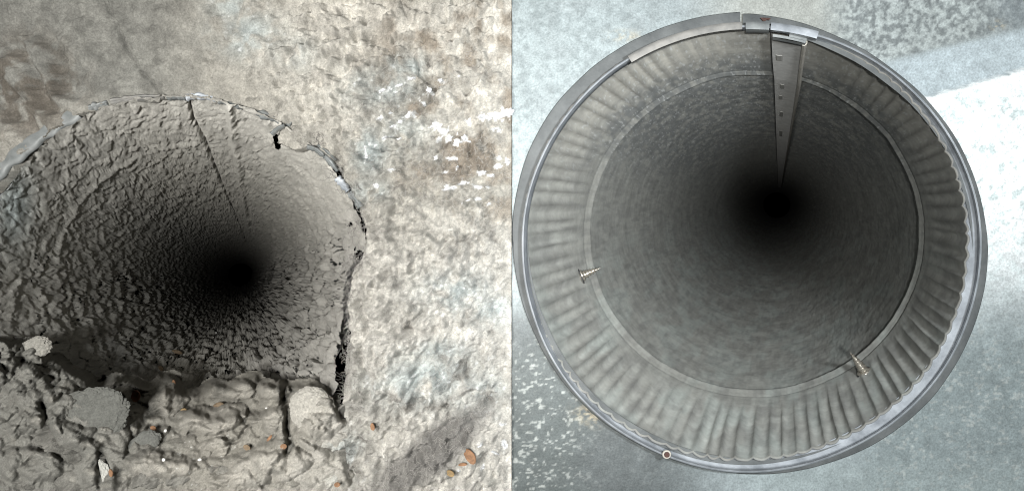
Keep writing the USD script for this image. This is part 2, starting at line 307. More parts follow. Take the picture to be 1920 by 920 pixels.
# long crack and bead running up the ceiling, faint ring
def screen_of(p): return np.stack([960 + p[..., 0] / (D + p[..., 1]) * F, 460 - p[..., 2] / (D + p[..., 1]) * F], -1)
cc = left_c(TT)
def lining_pos(h):
    k = (D + TT) / D
    cx = (cc[..., 0] - 960) * S * k; cz = (460 - cc[..., 1]) * S * k
    return np.stack([cx + (RL - h) * np.cos(TH), TT, cz + (RLv - h) * np.sin(TH)], -1)
SC = screen_of(lining_pos(hl))
d, _ = seg_dist(SC[..., 0] + 6 * (n3(40, 67) - .5), SC[..., 1], [(356, 190), (362, 225), (385, 265), (400, 305), (418, 350), (440, 400), (462, 455)])
hl -= 0.0016 * np.exp(-(d / (2.6 * np.clip(SC[..., 1] * 0 + (372 / (D + TT) * D) / 300, .4, 1))) ** 2)
d2, _ = seg_dist(SC[..., 0], SC[..., 1], [(432, 200), (440, 260), (450, 330), (462, 400), (468, 440)])
hl += 0.0012 * np.exp(-(d2 / (7 * np.clip(372 * D / (D + TT) / 300, .3, 1))) ** 2)
hl += 0.0005 * np.exp(-((TT - 0.054) / 0.0026) ** 2) * sm(-.3, .4, np.sin(TH)) * sm(.35, -.2, np.cos(TH))
# the slit behind the overhanging lint on the right
ds, al = seg_dist(SC[..., 0] + 16 * (n3(24, 74) - .5), SC[..., 1] + 10 * (n3(24, 78) - .5), [(676, 478), (660, 510), (654, 560), (648, 620), (636, 690), (642, 740), (652, 775)])
slit = np.exp(-(ds / (6.0 + 6.0 * n3(8, 79))) ** 2)
dn, _ = seg_dist(SC[..., 0], SC[..., 1], [(517, 256), (521, 276)]); slit = np.maximum(slit, .8 * np.exp(-(dn / 6.0) ** 2))
pl = lining_pos(hl)
lc = np.zeros(TH.shape + (3,)) + np.array([0.33, 0.315, 0.275])
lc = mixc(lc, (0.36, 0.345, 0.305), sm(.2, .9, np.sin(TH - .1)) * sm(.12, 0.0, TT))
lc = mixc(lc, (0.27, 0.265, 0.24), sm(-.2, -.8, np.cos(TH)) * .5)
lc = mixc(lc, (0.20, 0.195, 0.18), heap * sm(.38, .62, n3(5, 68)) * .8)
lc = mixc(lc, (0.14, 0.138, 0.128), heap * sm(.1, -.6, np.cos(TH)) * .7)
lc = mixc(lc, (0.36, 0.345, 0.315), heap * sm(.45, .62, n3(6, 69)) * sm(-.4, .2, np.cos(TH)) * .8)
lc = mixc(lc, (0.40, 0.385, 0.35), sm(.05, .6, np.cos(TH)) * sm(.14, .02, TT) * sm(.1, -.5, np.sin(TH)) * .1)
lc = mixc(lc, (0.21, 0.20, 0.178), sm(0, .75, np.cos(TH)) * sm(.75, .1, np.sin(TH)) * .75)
lc *= (0.72 + 0.58 * n3(16, 70, 5))[..., None]
bl = np.exp(-((SC[..., 0] - 25) / 35) ** 2 - ((SC[..., 1] - 385) / 70) ** 2)
lc = mixc(lc, (0.30, 0.34, 0.33), bl * .8)
lc *= 1.72 * np.array([.97, .985, 1.03])
# outer skin of the duct behind the lining
lint_duct = thing('lint_lined_duct', 'round vent duct on the left, lined with scaly grey lint', 'duct')
lq = grid_faces(*TH.shape, wrap=True); 
# the scales stand apart: open gaps under the free edge of each, of uneven width
gapw = np.clip(.30 * (n3(5, 76) - .45) * 2.4, 0, .24) * sm(.25, .7, bot)
open_gap = (g1 < gapw) & (t1 < -.12) & (TT > .03 - .02 * sm(.2, .8, np.cos(TH)))
gapw2 = np.clip(.40 * (n3(8, 77) - .54) * 2.2, 0, .22) * sm(.25, .7, bot)
open_gap |= (g2 < gapw2) & (t2 < -.15) & (TT > .03 - .02 * sm(.2, .8, np.cos(TH)))
lq = lq[(slit.ravel()[lq] < .5).all(1) & ~open_gap.ravel()[lq[:, 0]]]
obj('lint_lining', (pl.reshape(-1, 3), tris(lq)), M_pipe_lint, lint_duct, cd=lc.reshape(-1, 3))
def shell(cfun, rx, ry, ts, n, h):
    a = np.linspace(0, 2 * np.pi, n, endpoint=False); T, A = np.meshgrid(ts, a, indexing='ij'); c = cfun(T); k = (D + T) / D
    p = np.stack([(c[..., 0] - 960) * S * k + (rx + h) * np.cos(A), T, (460 - c[..., 1]) * S * k + (ry + h) * np.sin(A)], -1)
    return p.reshape(-1, 3), tris(grid_faces(len(ts), n, wrap=True))
obj('pipe_wall', shell(left_c, RL, RLv, np.array([0.05, 0.2, 0.6, 1.2, t_rows[-1]]), 160, 0.0035), M_zinc_dull, lint_duct)
lin_px = SC.reshape(-1, 2); lin_tree = cKDTree(screen_of(pl).reshape(-1, 2)); lin_pts = pl.reshape(-1, 3)
def on_lining(u, v, lift=0.0):
    k = lin_tree.query([u, v], k=6)[1]; p = lin_pts[k[np.argmin(lin_pts[k, 1])]].copy()
    dirv = np.array([0, -D, 0]) - p; return p + dirv / np.linalg.norm(dirv) * lift


# ---------------------------------------------------------------- LEFT: heap of lint spilling out of the mouth
gu, gv = np.meshgrid(np.arange(-120, 692, 2.2), np.arange(600, 1000, 2.2))
kq = lin_tree.query(np.c_[gu.ravel(), gv.ravel()], k=4)[1]
tl = gaussian_filter(lin_pts[kq][..., 1].min(1).reshape(gu.shape), 4)
pk = panel_tree.query(np.c_[gu.ravel(), gv.ravel()])[1]
tp = gaussian_filter(-H.ravel()[pk].reshape(gu.shape), 3)
outm = gaussian_filter((~shapely.contains_xy(shapely.Polygon(OPEN), gu, gv)).astype(float), 5)
floor_t = tl * (1 - outm) + tp * outm
hu = gu + 34 * (noise2(gu, gv, 40, 301) - .5) + 9 * (noise2(gu, gv, 12, 303) - .5); hv = gv + 34 * (noise2(gu, gv, 40, 302) - .5) + 9 * (noise2(gu, gv, 12, 304) - .5)
def cells2(size, seed, asp=.6, full=False):
    f1, f2, ids, c = worley(np.c_[hu.ravel(), hv.ravel() / asp], size, seed)
    hs = np.random.default_rng(seed).random(ids.max() + 1)[ids]
    if full: return [x.reshape(gu.shape) for x in (c[:, 0], c[:, 1] * asp)]
    return [x.reshape(gu.shape) for x in (np.minimum(np.sqrt(np.clip((f2 - f1) * 1.3, 0, 1)), np.sqrt(np.clip(1.12 - f1 ** 2, 0, 1))), hs)]
q1u, q1v = cells2(78, 311, full=True); q2u, q2v = cells2(34, 312, full=True); c1, k1 = cells2(78, 311); c2, k2 = cells2(34, 312); c3, k3 = cells2(14, 313, .8)
def slope(v_, u_):
    x_ = np.clip((354 - np.hypot((u_ - 335) / 1.04, v_ - 520)) / 180, 0, 1.4); return 0.022 * x_ + 0.052 * x_ ** 2.2 - 0.001
plane = .30 * slope(gv, gu) + .40 * slope(q1v, q1u) + .30 * slope(q2v, q2u)
plane = gaussian_filter(plane, 3.0)
base = np.minimum(plane, floor_t + 0.001)
xq = np.clip((872 - gv) / 175, 0, 1.2)
gu0 = gu[0]
bound = np.interp(gu[0], [-120, 0, 45, 75, 110, 180, 240, 300, 380, 430, 470, 540, 565, 600, 640, 660], [640, 640, 634, 632, 660, 698, 702, 700, 716, 706, 700, 712, 722, 735, 748, 760])[None] + 40 * (noise2(gu[:1], gv[:1] * 0, 60, 305, 3) - .5) - 8
bfun = lambda u_: np.interp(u_, gu[0], bound[0])
kc = np.where(q2v > bfun(q2u) + 18, 1.0, 0.0)                 # whole lumps are in or out, so the back edge follows their outlines
kc = np.maximum(kc, sm(40, 70, gv - bound))
keep = gaussian_filter(kc, 2.0) * sm(692, 640, gu + 30 * (noise2(gu, gv, 30, 306) - .5) + .0 * gv)
lower = sm(780, 860, gv)
hpuff = lambda sc, sd: np.abs(2 * noise2(hu, hv, sc, sd, 2) - 1)
rel = 0.0034 * c1 * (.45 + .75 * k1) + 0.0026 * c2 * (.3 + .8 * k2) + 0.0010 * c3 * (.3 + .9 * k3) + 0.0016 * hpuff(26, 321) + 0.0008 * hpuff(12, 322) + 0.0005 * hpuff(6, 323)
mound = np.zeros_like(gu)
for mu, mv, ra, rb, an, hh in [(440, 728, 38, 24, .1, .008), (400, 785, 72, 26, -.2, .008), (312, 752, 40, 22, 0, .006), (510, 726, 32, 22, 0, .008), (250, 708, 54, 22, 0, .006), (410, 832, 22, 18, 0, .005), (590, 768, 62, 52, 0, .004), (500, 878, 90, 30, -.2, .006), (60, 870, 80, 34, 0, .006), (170, 795, 100, 66, .3, .004), (300, 870, 70, 26, .1, .005), (520, 790, 24, 40, 0, .004)]:
    xa, xb = ((hu - mu) * math.cos(an) + (hv - mv) * math.sin(an)) / ra, (-(hu - mu) * math.sin(an) + (hv - mv) * math.cos(an)) / rb
    b_ = np.sqrt(np.clip(1 - xa ** 2 - xb ** 2, 0, 1)); rel += hh * b_; mound = np.maximum(mound, b_ * (mu > 290)) + 0.0022 * (noise2(hu, hv, 20, 307, 4) - .5) + 0.0008 * (noise2(gu, gv, 6, 308, 3) - .5)
crk2 = np.zeros_like(gu)
for pts, w_, dep in [([(535, 700), (528, 735), (540, 790), (536, 850)], 6, .007), ([(80, 760), (84, 820), (110, 842), (150, 855)], 7, .005), ([(180, 720), (210, 700), (245, 690)], 4, .003), ([(290, 800), (240, 830), (235, 850)], 5, .003),
                    ([(400, 850), (440, 820), (470, 800)], 4, .003), ([(190, 850), (186, 900), (190, 930)], 7, .005), ([(500, 910), (520, 870), (540, 840)], 6, .004), ([(300, 690), (345, 720), (420, 700)], 6, .004)]:
    dq, _ = seg_dist(hu, hv, pts); gq = np.exp(-(dq / w_) ** 2); rel -= dep * gq; crk2 = np.maximum(crk2, gq)
ht = base - rel * (0.42 + 0.45 * (1 - .3 * lower)) * (1 + 1.0 * xq) + (1 - keep) * 0.012
ht = np.where(keep > .98, ht, ht)
hc = np.zeros(gu.shape + (3,)) + np.array([0.275, 0.262, 0.232])
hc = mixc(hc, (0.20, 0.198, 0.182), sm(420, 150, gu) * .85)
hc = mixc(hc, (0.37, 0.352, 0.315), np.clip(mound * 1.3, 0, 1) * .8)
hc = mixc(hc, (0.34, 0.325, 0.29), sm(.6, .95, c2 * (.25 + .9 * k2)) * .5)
hc = mixc(hc, (0.16, 0.155, 0.14), sm(.54, .70, noise2(hu, hv, 26, 316, 5)) * .7)
hc = mixc(hc, (0.44, 0.425, 0.39), np.clip(sm(545, 640, gu + .4 * (gv - 800)) + sm(420, 520, gu) * sm(845, 890, gv), 0, 1) * sm(.3, .6, noise2(hu, hv, 40, 315)) * .85)
hc *= 1.0 * (0.78 + .5 * noise2(hu, hv, 14, 309, 5))[..., None]
sp9 = sm(.70, .76, noise2(gu, gv, 4.5, 310, 2)) * sm(790, 830, gv) * sm(280, 330, gu) * sm(470, 420, gu)
hc = mixc(hc, (0.6, 0.6, 0.57), sp9 * .8)
hp = P(gu, gv, ht)
qh = grid_faces(*gu.shape)[:, ::-1]; qh = qh[(keep.ravel()[qh] > 0.02).any(1)]
fh = tris(qh); uh = np.unique(fh); reh = np.full(gu.size, -1); reh[uh] = np.arange(len(uh))
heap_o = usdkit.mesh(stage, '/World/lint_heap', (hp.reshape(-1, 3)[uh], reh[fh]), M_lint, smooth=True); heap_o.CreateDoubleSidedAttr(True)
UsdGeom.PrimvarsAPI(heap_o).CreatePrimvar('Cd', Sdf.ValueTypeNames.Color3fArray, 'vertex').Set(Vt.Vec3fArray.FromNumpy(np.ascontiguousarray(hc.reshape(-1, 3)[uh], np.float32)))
tag(heap_o.GetPrim(), 'lumpy cracked heap of grey lint spilling over the bottom of the left duct mouth', 'lint heap')
heap_tree = cKDTree(np.c_[gu.ravel(), gv.ravel()])
def on_heap(u, v, lift=0.0):
    k = heap_tree.query([u, v])[1]
    if keep.ravel()[k] < .6: return on_lining(u, v, lift)
    p = hp.reshape(-1, 3)[k].copy(); dirv = np.array([0, -D, 0]) - p; return p + dirv / np.linalg.norm(dirv) * lift

# ---------------------------------------------------------------- LEFT: crumbling metal rim
def band(path, w0, w1, y, thick, n=40, jag=0.0, seed=0, lip=0.0012):
    """Strip of bent sheet along a path on the panel plane; rounded lip cross-section."""
    path = np.array(path, float); s = np.r_[0, np.cumsum(np.hypot(*np.diff(path, axis=0).T))]; s /= s[-1]
    k = np.linspace(0, 1, n); c = np.c_[np.interp(k, s, path[:, 0]), np.interp(k, s, path[:, 1])]
    c = np.c_[gaussian_filter(c[:, 0], 1.5, mode='nearest'), gaussian_filter(c[:, 1], 1.5, mode='nearest')]
    t = np.gradient(c, axis=0); t /= np.linalg.norm(t, axis=1, keepdims=True); nn = np.c_[t[:, 1], -t[:, 0]]
    w = np.linspace(w0, w1, n) * (1 + jag * (noise(np.c_[k * 14, k * 0 + seed, k * 0], seed) - .5) * 2)
    prof = [(-.5, 0.35), (-.42, .8), (-.2, 1.0), (.05, .75), (.25, .9), (.44, .7), (.5, .2)]
    rows = []
    for (a, b) in prof:
        p = c + nn * (w * a)[:, None]; rows.append(np.c_[(p[:, 0] - 960) * S, np.full(n, y) - lip * b - 0.0003 * (noise(np.c_[k * 9, k * 0 + a * 3, k * 0 + seed], seed + 3) - .5), (460 - p[:, 1]) * S])
    for (a, b) in reversed(prof):
        p = c + nn * (w * a * .98)[:, None]; rows.append(np.c_[(p[:, 0] - 960) * S, np.full(n, y) + thick - lip * b, (460 - p[:, 1]) * S])
    v = np.array(rows); m = len(rows)
    f = tris(np.vstack([np.c_[i * n + np.arange(n - 1), i * n + np.arange(1, n), ((i + 1) % m) * n + np.arange(1, n), ((i + 1) % m) * n + np.arange(n - 1)] for i in range(m)]))
    caps = []
    for j in (0, n - 1):
        for i in range(1, m - 1): caps.append((0 * n + j, i * n + j, (i + 1) * n + j))
    return v.reshape(-1, 3), np.vstack([f, caps])
rimL = thing('crumbling_duct_rim', 'cracked blue-grey metal rim arching over the lint-lined duct mouth', 'duct rim')
arc = lambda a0, a1, r, cu=335, cv=530, ry=None: [(cu + r * math.sin(math.radians(a)), cv - (ry or r) * math.cos(math.radians(a))) for a in np.linspace(a0, a1, 24)]
segs = [([(-60, 400), (0, 332), (45, 290), (85, 258), (128, 232), (160, 212)], 30, 24, M_blue, 'long grey rim piece at the far left'),
        ([(168, 209), (185, 203), (212, 196)], 17, 12, M_blue, None),
        ([(216, 194), (250, 188), (290, 185), (318, 184)], 13, 12, M_beige, 'dust-coloured rim piece at the top of the arch'),
        ([(322, 187), (345, 187), (356, 187)], 8, 9, M_blue, None),
        ([(357, 185), (378, 183), (400, 186), (413, 190)], 14, 10, M_zinc, 'pale blue bare rim piece'),
        ([(417, 193), (440, 199), (462, 206)], 10, 9, M_blue, None),
        ([(488, 214), (510, 222), (532, 230), (553, 236)], 17, 14, M_blue, 'bent end of the rim beside the notch')]
for k, (pth, w0, w1, m, lb) in enumerate(segs):
    obj('rim_piece', band(pth, w0 * .9, w1 * .85, -0.0014, 0.0005, jag=.4, seed=k, n=40), m, rimL, smooth=40, label=lb)
for k, (pth, w0, w1, m) in enumerate([([(585, 280), (602, 284), (618, 298)], 9, 8, M_blue), ([(618, 296), (632, 312), (642, 326)], 10, 9, M_zinc_dull), ([(640, 336), (650, 348), (662, 362)], 13, 11, M_zinc), ([(663, 362), (674, 376), (684, 392)], 15, 11, M_blue),
                                      ([(520, 258), (530, 248), (546, 240)], 7, 6, M_blue), ([(604, 276), (622, 288), (640, 306)], 5, 5, M_blue), ([(645, 318), (655, 332)], 6, 5, M_beige)]):
    obj('rim_piece', band(pth, w0, w1, -0.0035, 0.0005, jag=.35, seed=20 + k, n=16), m, rimL, smooth=40)

# ---------------------------------------------------------------- LEFT: bare metal flakes with glints painted white, fibres
def flake_mesh(size_u, size_v, seed, ang=0.0, thick=0.00025, n=22, curl=0.0003):
    r = np.random.default_rng(seed); a = np.linspace(0, 2 * np.pi, n, endpoint=False)
    rad = 0.95 + 1.3 * (fbm(np.c_[np.cos(a) * 2.2 + seed, np.sin(a) * 2.2, a * 0], 4, seed) - .5) + .35 * (r.random(n) - .5)
    p = np.c_[np.cos(a) * rad * size_u / 2, np.sin(a) * rad * size_v / 2] * S
    c, s = math.cos(ang), math.sin(ang); p = p @ np.array([[c, s], [-s, c]])
    bump = (r.random(n) - .5) * 2 * curl
    top = np.c_[p[:, 0], -thick + bump, p[:, 1]]; bo = np.c_[p[:, 0] * .9, np.full(n, thick * 2), p[:, 1] * .9]
    inner = np.c_[p[:, 0] * .55, -thick * 1.7 + (r.random(n) - .5) * curl * 1.6, p[:, 1] * .55]
    v = np.vstack([top, bo, inner, [[0, -thick * 1.6, 0]]]); i = np.arange(n); j = (i + 1) % n
    f = np.vstack([np.c_[i, j, j + n], np.c_[i, j + n, i + n], np.c_[i + 2 * n, j + 2 * n, j], np.c_[i + 2 * n, j, i], np.c_[np.full(n, 3 * n), j + 2 * n, i + 2 * n]])
    return v, f
for k, (u, v, a, b, an) in enumerate(flakes):
    fv, ff = flake_mesh(a * .62, b * .5, 100 + k, an)
    obj('bare_metal_flake', (fv + on_panel(u, v, 0.0001), ff), M_white, lint_panel, smooth=35)
def fibres(name, parent, roots, length, width, m, seed, spread=1.0, lab=None):
    r = np.random.default_rng(seed); pts, counts = [], []
    for p in roots:
        n = 7; dirv = np.array([r.normal() * spread, -abs(r.normal()) * .55 - .1, r.normal() * spread]); dirv /= np.linalg.norm(dirv)
        L = length * (0.4 + r.random()); q = p.copy(); cur = dirv.copy(); line = [q.copy()]
        for _ in range(n - 1):
            cur = cur + r.normal(size=3) * .5; cur /= np.linalg.norm(cur); q = q + cur * L / n; line.append(q.copy())
        pts += line; counts.append(n)
    path = numbered(str(parent.GetPath()) + '/' + name)
    c = UsdGeom.BasisCurves.Define(stage, path); c.CreateTypeAttr('linear'); c.CreateCurveVertexCountsAttr(counts)
    c.CreatePointsAttr(Vt.Vec3fArray.FromNumpy(np.array(pts, np.float32))); c.CreateWidthsAttr(Vt.FloatArray([width])); c.SetWidthsInterpolation('constant')
    UsdShade.MaterialBindingAPI.Apply(c.GetPrim()).Bind(m); tag(c.GetPrim(), lab, None, None, 'stuff')
roots = []
for _ in range(420):
    k = rng.random(); v = 470 + 340 * k; u = 662 + 2 + abs(rng.normal()) * 28
    roots.append(on_panel(u, v, 0.0001))
fibres('lint_fibres', lint_panel, roots, 0.0020, 0.00006, M_fibre, 5, lab='pale fluff along the edge of the crevice')
roots = [on_panel(660 + rng.random() * 290, 100 + rng.random() * 810, 0.0001) for _ in range(4500)]
fibres('lint_fibres', lint_panel, roots, 0.0022, 0.00005, M_fibre, 6)
roots = [on_panel(u + rng.normal() * 10, v + rng.normal() * 10, .0002) for u, v in [(690, 480), (665, 500), (668, 560), (662, 640), (660, 700), (640, 815), (660, 850), (600, 270), (640, 320), (670, 365), (690, 420)] for _ in range(30)]
fibres('lint_fibres', lint_panel, roots, 0.0035, 0.00006, M_fibre_d, 8)

# ---------------------------------------------------------------- LEFT: clumps of lint lying at the mouth
ICO = trimesh.creation.icosphere(5)
def clump(label, u, v, au, av, depth, col, seed, bumpy=0.22, ang=0.0, surf=None, name='lint_clump', flat=0.0, group=None):
    p = (surf or on_heap)(u, v, -0.0006)
    k = (D + p[1]) / D * S; p = p + (p - np.array([0, -D, 0])) / np.linalg.norm(p - np.array([0, -D, 0])) * depth * k * .38
    n = ICO.vertices.copy()
    dis = 1 + bumpy * 2 * (fbm(n * 1.6 + seed * 3.1, 4, seed) - .5) + bumpy * 1.1 * (fbm(n * 5 + seed, 4, seed + 1) - .5) + .16 * (fbm(n * 16, 3, seed + 2) - .5)
    w = n * dis[:, None]
    if flat: w[:, 1] = np.where(w[:, 1] < -flat, -flat + (w[:, 1] + flat) * .25, w[:, 1])
    x, z = w[:, 0] * au * k, w[:, 2] * av * k; c, s = math.cos(ang), math.sin(ang)
    q = np.c_[x * c - z * s, w[:, 1] * depth * k, x * s + z * c]
    o = thing_mesh(name, (q, ICO.faces), p)
    cd = np.tile(np.array(col), (len(q), 1)) * (0.75 + .5 * fbm(n * 5 + seed, 4, seed + 4))[:, None]
    UsdGeom.PrimvarsAPI(o).CreatePrimvar('Cd', Sdf.ValueTypeNames.Color3fArray, 'vertex').Set(Vt.Vec3fArray.FromNumpy(np.ascontiguousarray(cd, np.float32)))
    tag(o.GetPrim(), label, 'lint clump', group)
def thing_mesh(name, mesh, loc, m=None):
    g = usdkit.mesh(stage, numbered('/World/' + name), mesh, m or M_lint, smooth=True); g.AddTranslateOp().Set(Gf.Vec3d(*map(float, loc))); return g
GR, PALE, MIDC, DK = (0.20, 0.205, 0.19), (0.40, 0.385, 0.35), (0.29, 0.275, 0.245), (0.175, 0.165, 0.15)
clump('large pale rounded lint clump beside the crevice at lower right of the left duct', 585, 764, 41, 40, 26, (.40, .385, .35), 201, .14)
clump('smooth dark grey slab of felted lint at the lower left of the left duct', 165, 790, 80, 56, 26, (.15, .152, .14), 202, .16, .5, flat=.5)
clump('small pale lint knob at the left edge, above the dark grey slab', 68, 650, 28, 19, 18, (.34, .33, .30), 203, .22, .4)
clump('small dark smooth oval of lint right of the large grey slab', 268, 834, 38, 20, 14, (.165, .167, .155), 204, .16, .6, flat=.5)
clump('pale upright sliver of lint at the bottom edge of the heap', 200, 890, 9, 30, 8, (.46, .46, .43), 217, .3, .35)

# ---------------------------------------------------------------- LEFT: chips, shavings, flecks
def chip(name, label, cat, u, v, a, b, ang, m, surf, seed, curl=0.25, lift=0.0004):
    p = surf(u, v, lift); k = (D + p[1]) / D * S
    nx, ny = 9, 5; gx, gy = np.meshgrid(np.linspace(-1, 1, nx), np.linspace(-1, 1, ny), indexing='ij')
    r = np.random.default_rng(seed); taper = np.sqrt(np.clip(1 - gx ** 2 * .92, .05, 1)) * (1 + .15 * (r.random(gx.shape) - .5))
    x = gx * a / 2 * k; z = gy * taper * b / 2 * k; y = -(curl * (a / 2) * k) * (gx ** 2) * .6 - curl * b * k * gy ** 2 * .3 - lift
    c, s = math.cos(ang), math.sin(ang)
    top = np.stack([x * c - z * s, y, x * s + z * c], -1).reshape(-1, 3); bo = top + [0, b * k * .18, 0]
    q = grid_faces(nx, ny); f = np.vstack([q[:, ::-1], q + nx * ny])
    e = np.vstack([q[:, [i, (i + 1) % 4]] for i in range(4)]); key = np.sort(e, 1); _, inv, cnt = np.unique(key, axis=0, return_inverse=True, return_counts=True)
    be = e[cnt[inv.ravel()] == 1]; f = np.vstack([f, np.c_[be[:, 0], be[:, 1], be[:, 1] + nx * ny, be[:, 0] + nx * ny]])
    g = usdkit.mesh(stage, numbered('/World/' + name), (np.vstack([top, bo]), f), m, smooth=50); g.AddTranslateOp().Set(Gf.Vec3d(*map(float, p)))
    tag(g.GetPrim(), label, cat)
O, T, B, Y = M_chip
chip('wood_chip', 'largest orange wood chip, on the lint at the lower right of the left panel', 'wood chip', 886, 832, 32, 17, -1.0, O, on_panel, 1, lift=.001)
chip('wood_chip', 'yellow oval wood chip just left of the largest orange chip', 'wood chip', 851, 859, 16, 11, -.5, Y, on_panel, 2, lift=.001)
chip('wood_chip', 'thin orange splinter between the two wood chips at lower right', 'wood chip', 872, 850, 16, 6, .1, O, on_panel, 3, lift=.001)
chip('seed', 'brown oval seed at the lower left of the heap, above the dark slab', 'seed', 263, 738, 22, 16, 1.4, B, on_heap, 4, .5, lift=.002)
chip('wood_chip', 'orange chip at the tip of the small dark oval of lint', 'wood chip', 298, 799, 13, 10, -1.0, O, on_heap, 5, lift=.0025)
chip('wood_shaving', 'curled reddish shaving in the middle of the lint heap', 'wood shaving', 418, 753, 20, 9, .1, T, on_heap, 6, .9, lift=.002)
chip('wood_shaving', 'orange shaving on the duct floor just under the dark scales', 'wood shaving', 335, 660, 22, 7, -.2, T, on_heap, 7, .5, lift=.001)
chip('wood_chip', 'tan chip on the duct floor left of the small upright splinter', 'wood chip', 302, 692, 12, 12, .3, T, on_heap, 8, lift=.001)
chip('wood_splinter', 'small upright orange splinter at the rear of the lint heap', 'wood splinter', 328, 717, 6, 13, 0, O, on_heap, 9, lift=.001)
chip('wood_splinter', 'pale thin splinter right of the large pale clump', 'wood splinter', 630, 751, 18, 4, .95, T, on_heap, 10, lift=.002)
chip('wood_chip', 'tan chip left of the lint crack near the bottom', 'wood chip', 470, 834, 14, 10, -.6, T, on_heap, 11, lift=.002)
chip('wood_splinter', 'thin orange splinter above the tan chip near the lint crack', 'wood splinter', 512, 816, 14, 5, .9, O, on_heap, 12, lift=.002)
chip('wood_chip', 'orange chip inside the lint crack below the large pale clump', 'wood chip', 537, 832, 12, 10, .2, O, on_heap, 13, lift=.002)
chip('wood_shaving', 'rusty curled shaving at the lower edge of the dark grey slab', 'wood shaving', 106, 846, 22, 8, 1.0, T, on_heap, 14, .8, lift=.0025)
chip('wood_chip', 'orange chip at the bottom, right of the pale upright sliver', 'wood chip', 224, 878, 7, 14, .2, O, on_heap, 15, lift=.003)
chip('wood_chip', 'tiny orange chip at the very bottom edge, below the large pale clump', 'wood chip', 636, 902, 11, 9, .2, O, on_heap, 16, lift=.002)
chip('wood_chip', 'small orange chip on the pale lint, right of the lower end of the dark crevice', 'wood chip', 716, 775, 8, 14, .2, O, on_panel, 17, lift=.001)
chip('wood_chip', 'tiny tan chip left of the curled reddish shaving', 'wood chip', 350, 764, 12, 7, .3, Y, on_heap, 27, lift=.002)
chip('plastic_fleck', 'white fleck below the small dark oval of lint', 'fleck', 321, 854, 5.9, 6.1, .3, M_fleck, on_heap, 18, lift=.003)
chip('plastic_fleck', 'angular white fleck right of the small dark oval of lint', 'fleck', 322, 801, 5.9, 5.0, .8, M_fleck, on_heap, 19, lift=.003)
chip('plastic_fleck', 'glinting fleck at the lower centre of the heap', 'fleck', 385, 852, 7.2, 5.0, .1, M_fleck, on_heap, 20, lift=.003)
chip('plastic_fleck', 'pale round fleck deep on the duct floor among the scales', 'fleck', 407, 622, 3.9, 3.3, .1, M_fleck, on_heap, 21, lift=.001)
chip('plastic_fleck', 'tiny white fleck just left of the top of the lint crack', 'fleck', 504, 761, 3.9, 2.8, .1, M_fleck, on_heap, 22, lift=.002)

# ================================================================ RIGHT: galvanised panel
CR = (1408., 465.)
sr = 2.4
ur, vr = np.meshgrid(np.arange(960.2, 2075, sr), np.arange(-70, 1000, sr))
fold = lambda a, b: (vr - a[1]) - (b[1] - a[1]) / (b[0] - a[0]) * (ur - a[0])      # >0 below the line a-b
f1, f2 = fold((1690, 112), (1915, 58)), fold((1735, 182), (1915, 130))
f2n = f2 + 26 * (noise2(ur, vr, 14, 89, 4) - .5)
east = sm(1560, 1700, ur)
Hr = 0.0010 * (noise2(ur, vr, 330, 81, 3) - .5) + 0.00018 * (noise2(ur, vr, 24, 82) - .5)
Hr += east * (-0.0016 * sm(0, 40, f1) + 0.0022 * sm(-6, 6, f2) - 0.0022 * sm(10, 300, f2))
sp1 = noise2(ur, vr, 9.5, 83, 3); sp2 = noise2(ur / 1.5, vr, 5.0, 84, 2); cl = noise2(ur, vr, 70, 85, 4); cl2 = noise2(ur, vr, 24, 86, 4)
z = np.zeros(ur.shape + (3,)) + np.array([0.32, 0.355, 0.365])
ulq = sm(1330, 1180, ur) * sm(480, 330, vr)
z = mixc(z, (0.33, 0.37, 0.38), ulq * sm(.35, .6, cl))
z = mixc(z, (0.22, 0.25, 0.258), ulq * sm(.48, .62, sp1) * .6)
topm = sm(1260, 1420, ur) * sm(1640, 1540, ur) * sm(140, 60, vr)
z = mixc(z, (0.40, 0.405, 0.38), topm)
dk = sm(1520, 1600, ur) * sm(6, -14, f1) * sm(300, 200, vr)
z = mixc(z, (0.47, 0.50, 0.49), dk * .8)
z = mixc(z, (0.17, 0.185, 0.19), dk * sm(.40, .66, noise2(ur, vr, 7, 87, 4) + .3 * (cl - .5)) * .85)
z = mixc(z, (0.22, 0.245, 0.26), sm(1820, 1910, ur) * sm(20, -20, f1) * .7)
bandm = sm(1640, 1700, ur) * sm(-10, 8, f1) * sm(6, -4, f2)
z = mixc(z, (0.46, 0.51, 0.535), bandm)
wht = sm(1690, 1740, ur) * sm(-5, 5, f2n) * sm(700, 330, vr)
z = mixc(z, (0.93, 0.94, 0.94), wht)  # flash glare on the sheet, painted in as near-white colour
z = mixc(z, (0.60, 0.66, 0.66), wht * sm(.5, .62, sp1 + .5 * (cl2 - .5)) * sm(120, 200, vr) * .9)
lowr = sm(1560, 1700, ur) * sm(480, 720, vr)
z = mixc(z, (0.24, 0.275, 0.28), lowr)
z = mixc(z, (0.30, 0.34, 0.34), sm(1330, 1500, ur) * sm(840, 900, vr) * .6)
lowl = sm(1400, 1200, ur) * sm(520, 660, vr)
z = mixc(z, (0.115, 0.13, 0.13), lowl)
smudge = sm(150, 80, np.hypot((ur - 1230) * .8, vr - 870)) + sm(70, 30, np.hypot(ur - 968, (vr - 560) * .5))
spl = sm(.57, .70, sp2 + .3 * (cl2 - .5)) * np.clip(lowl * (1 - .75 * np.clip(smudge, 0, 1)) + lowr * .65, 0, 1)
z = mixc(z, (0.40, 0.415, 0.40), spl * .9)
z = mixc(z, (0.13, 0.14, 0.145), np.clip(smudge, 0, 1) * lowl * .55)
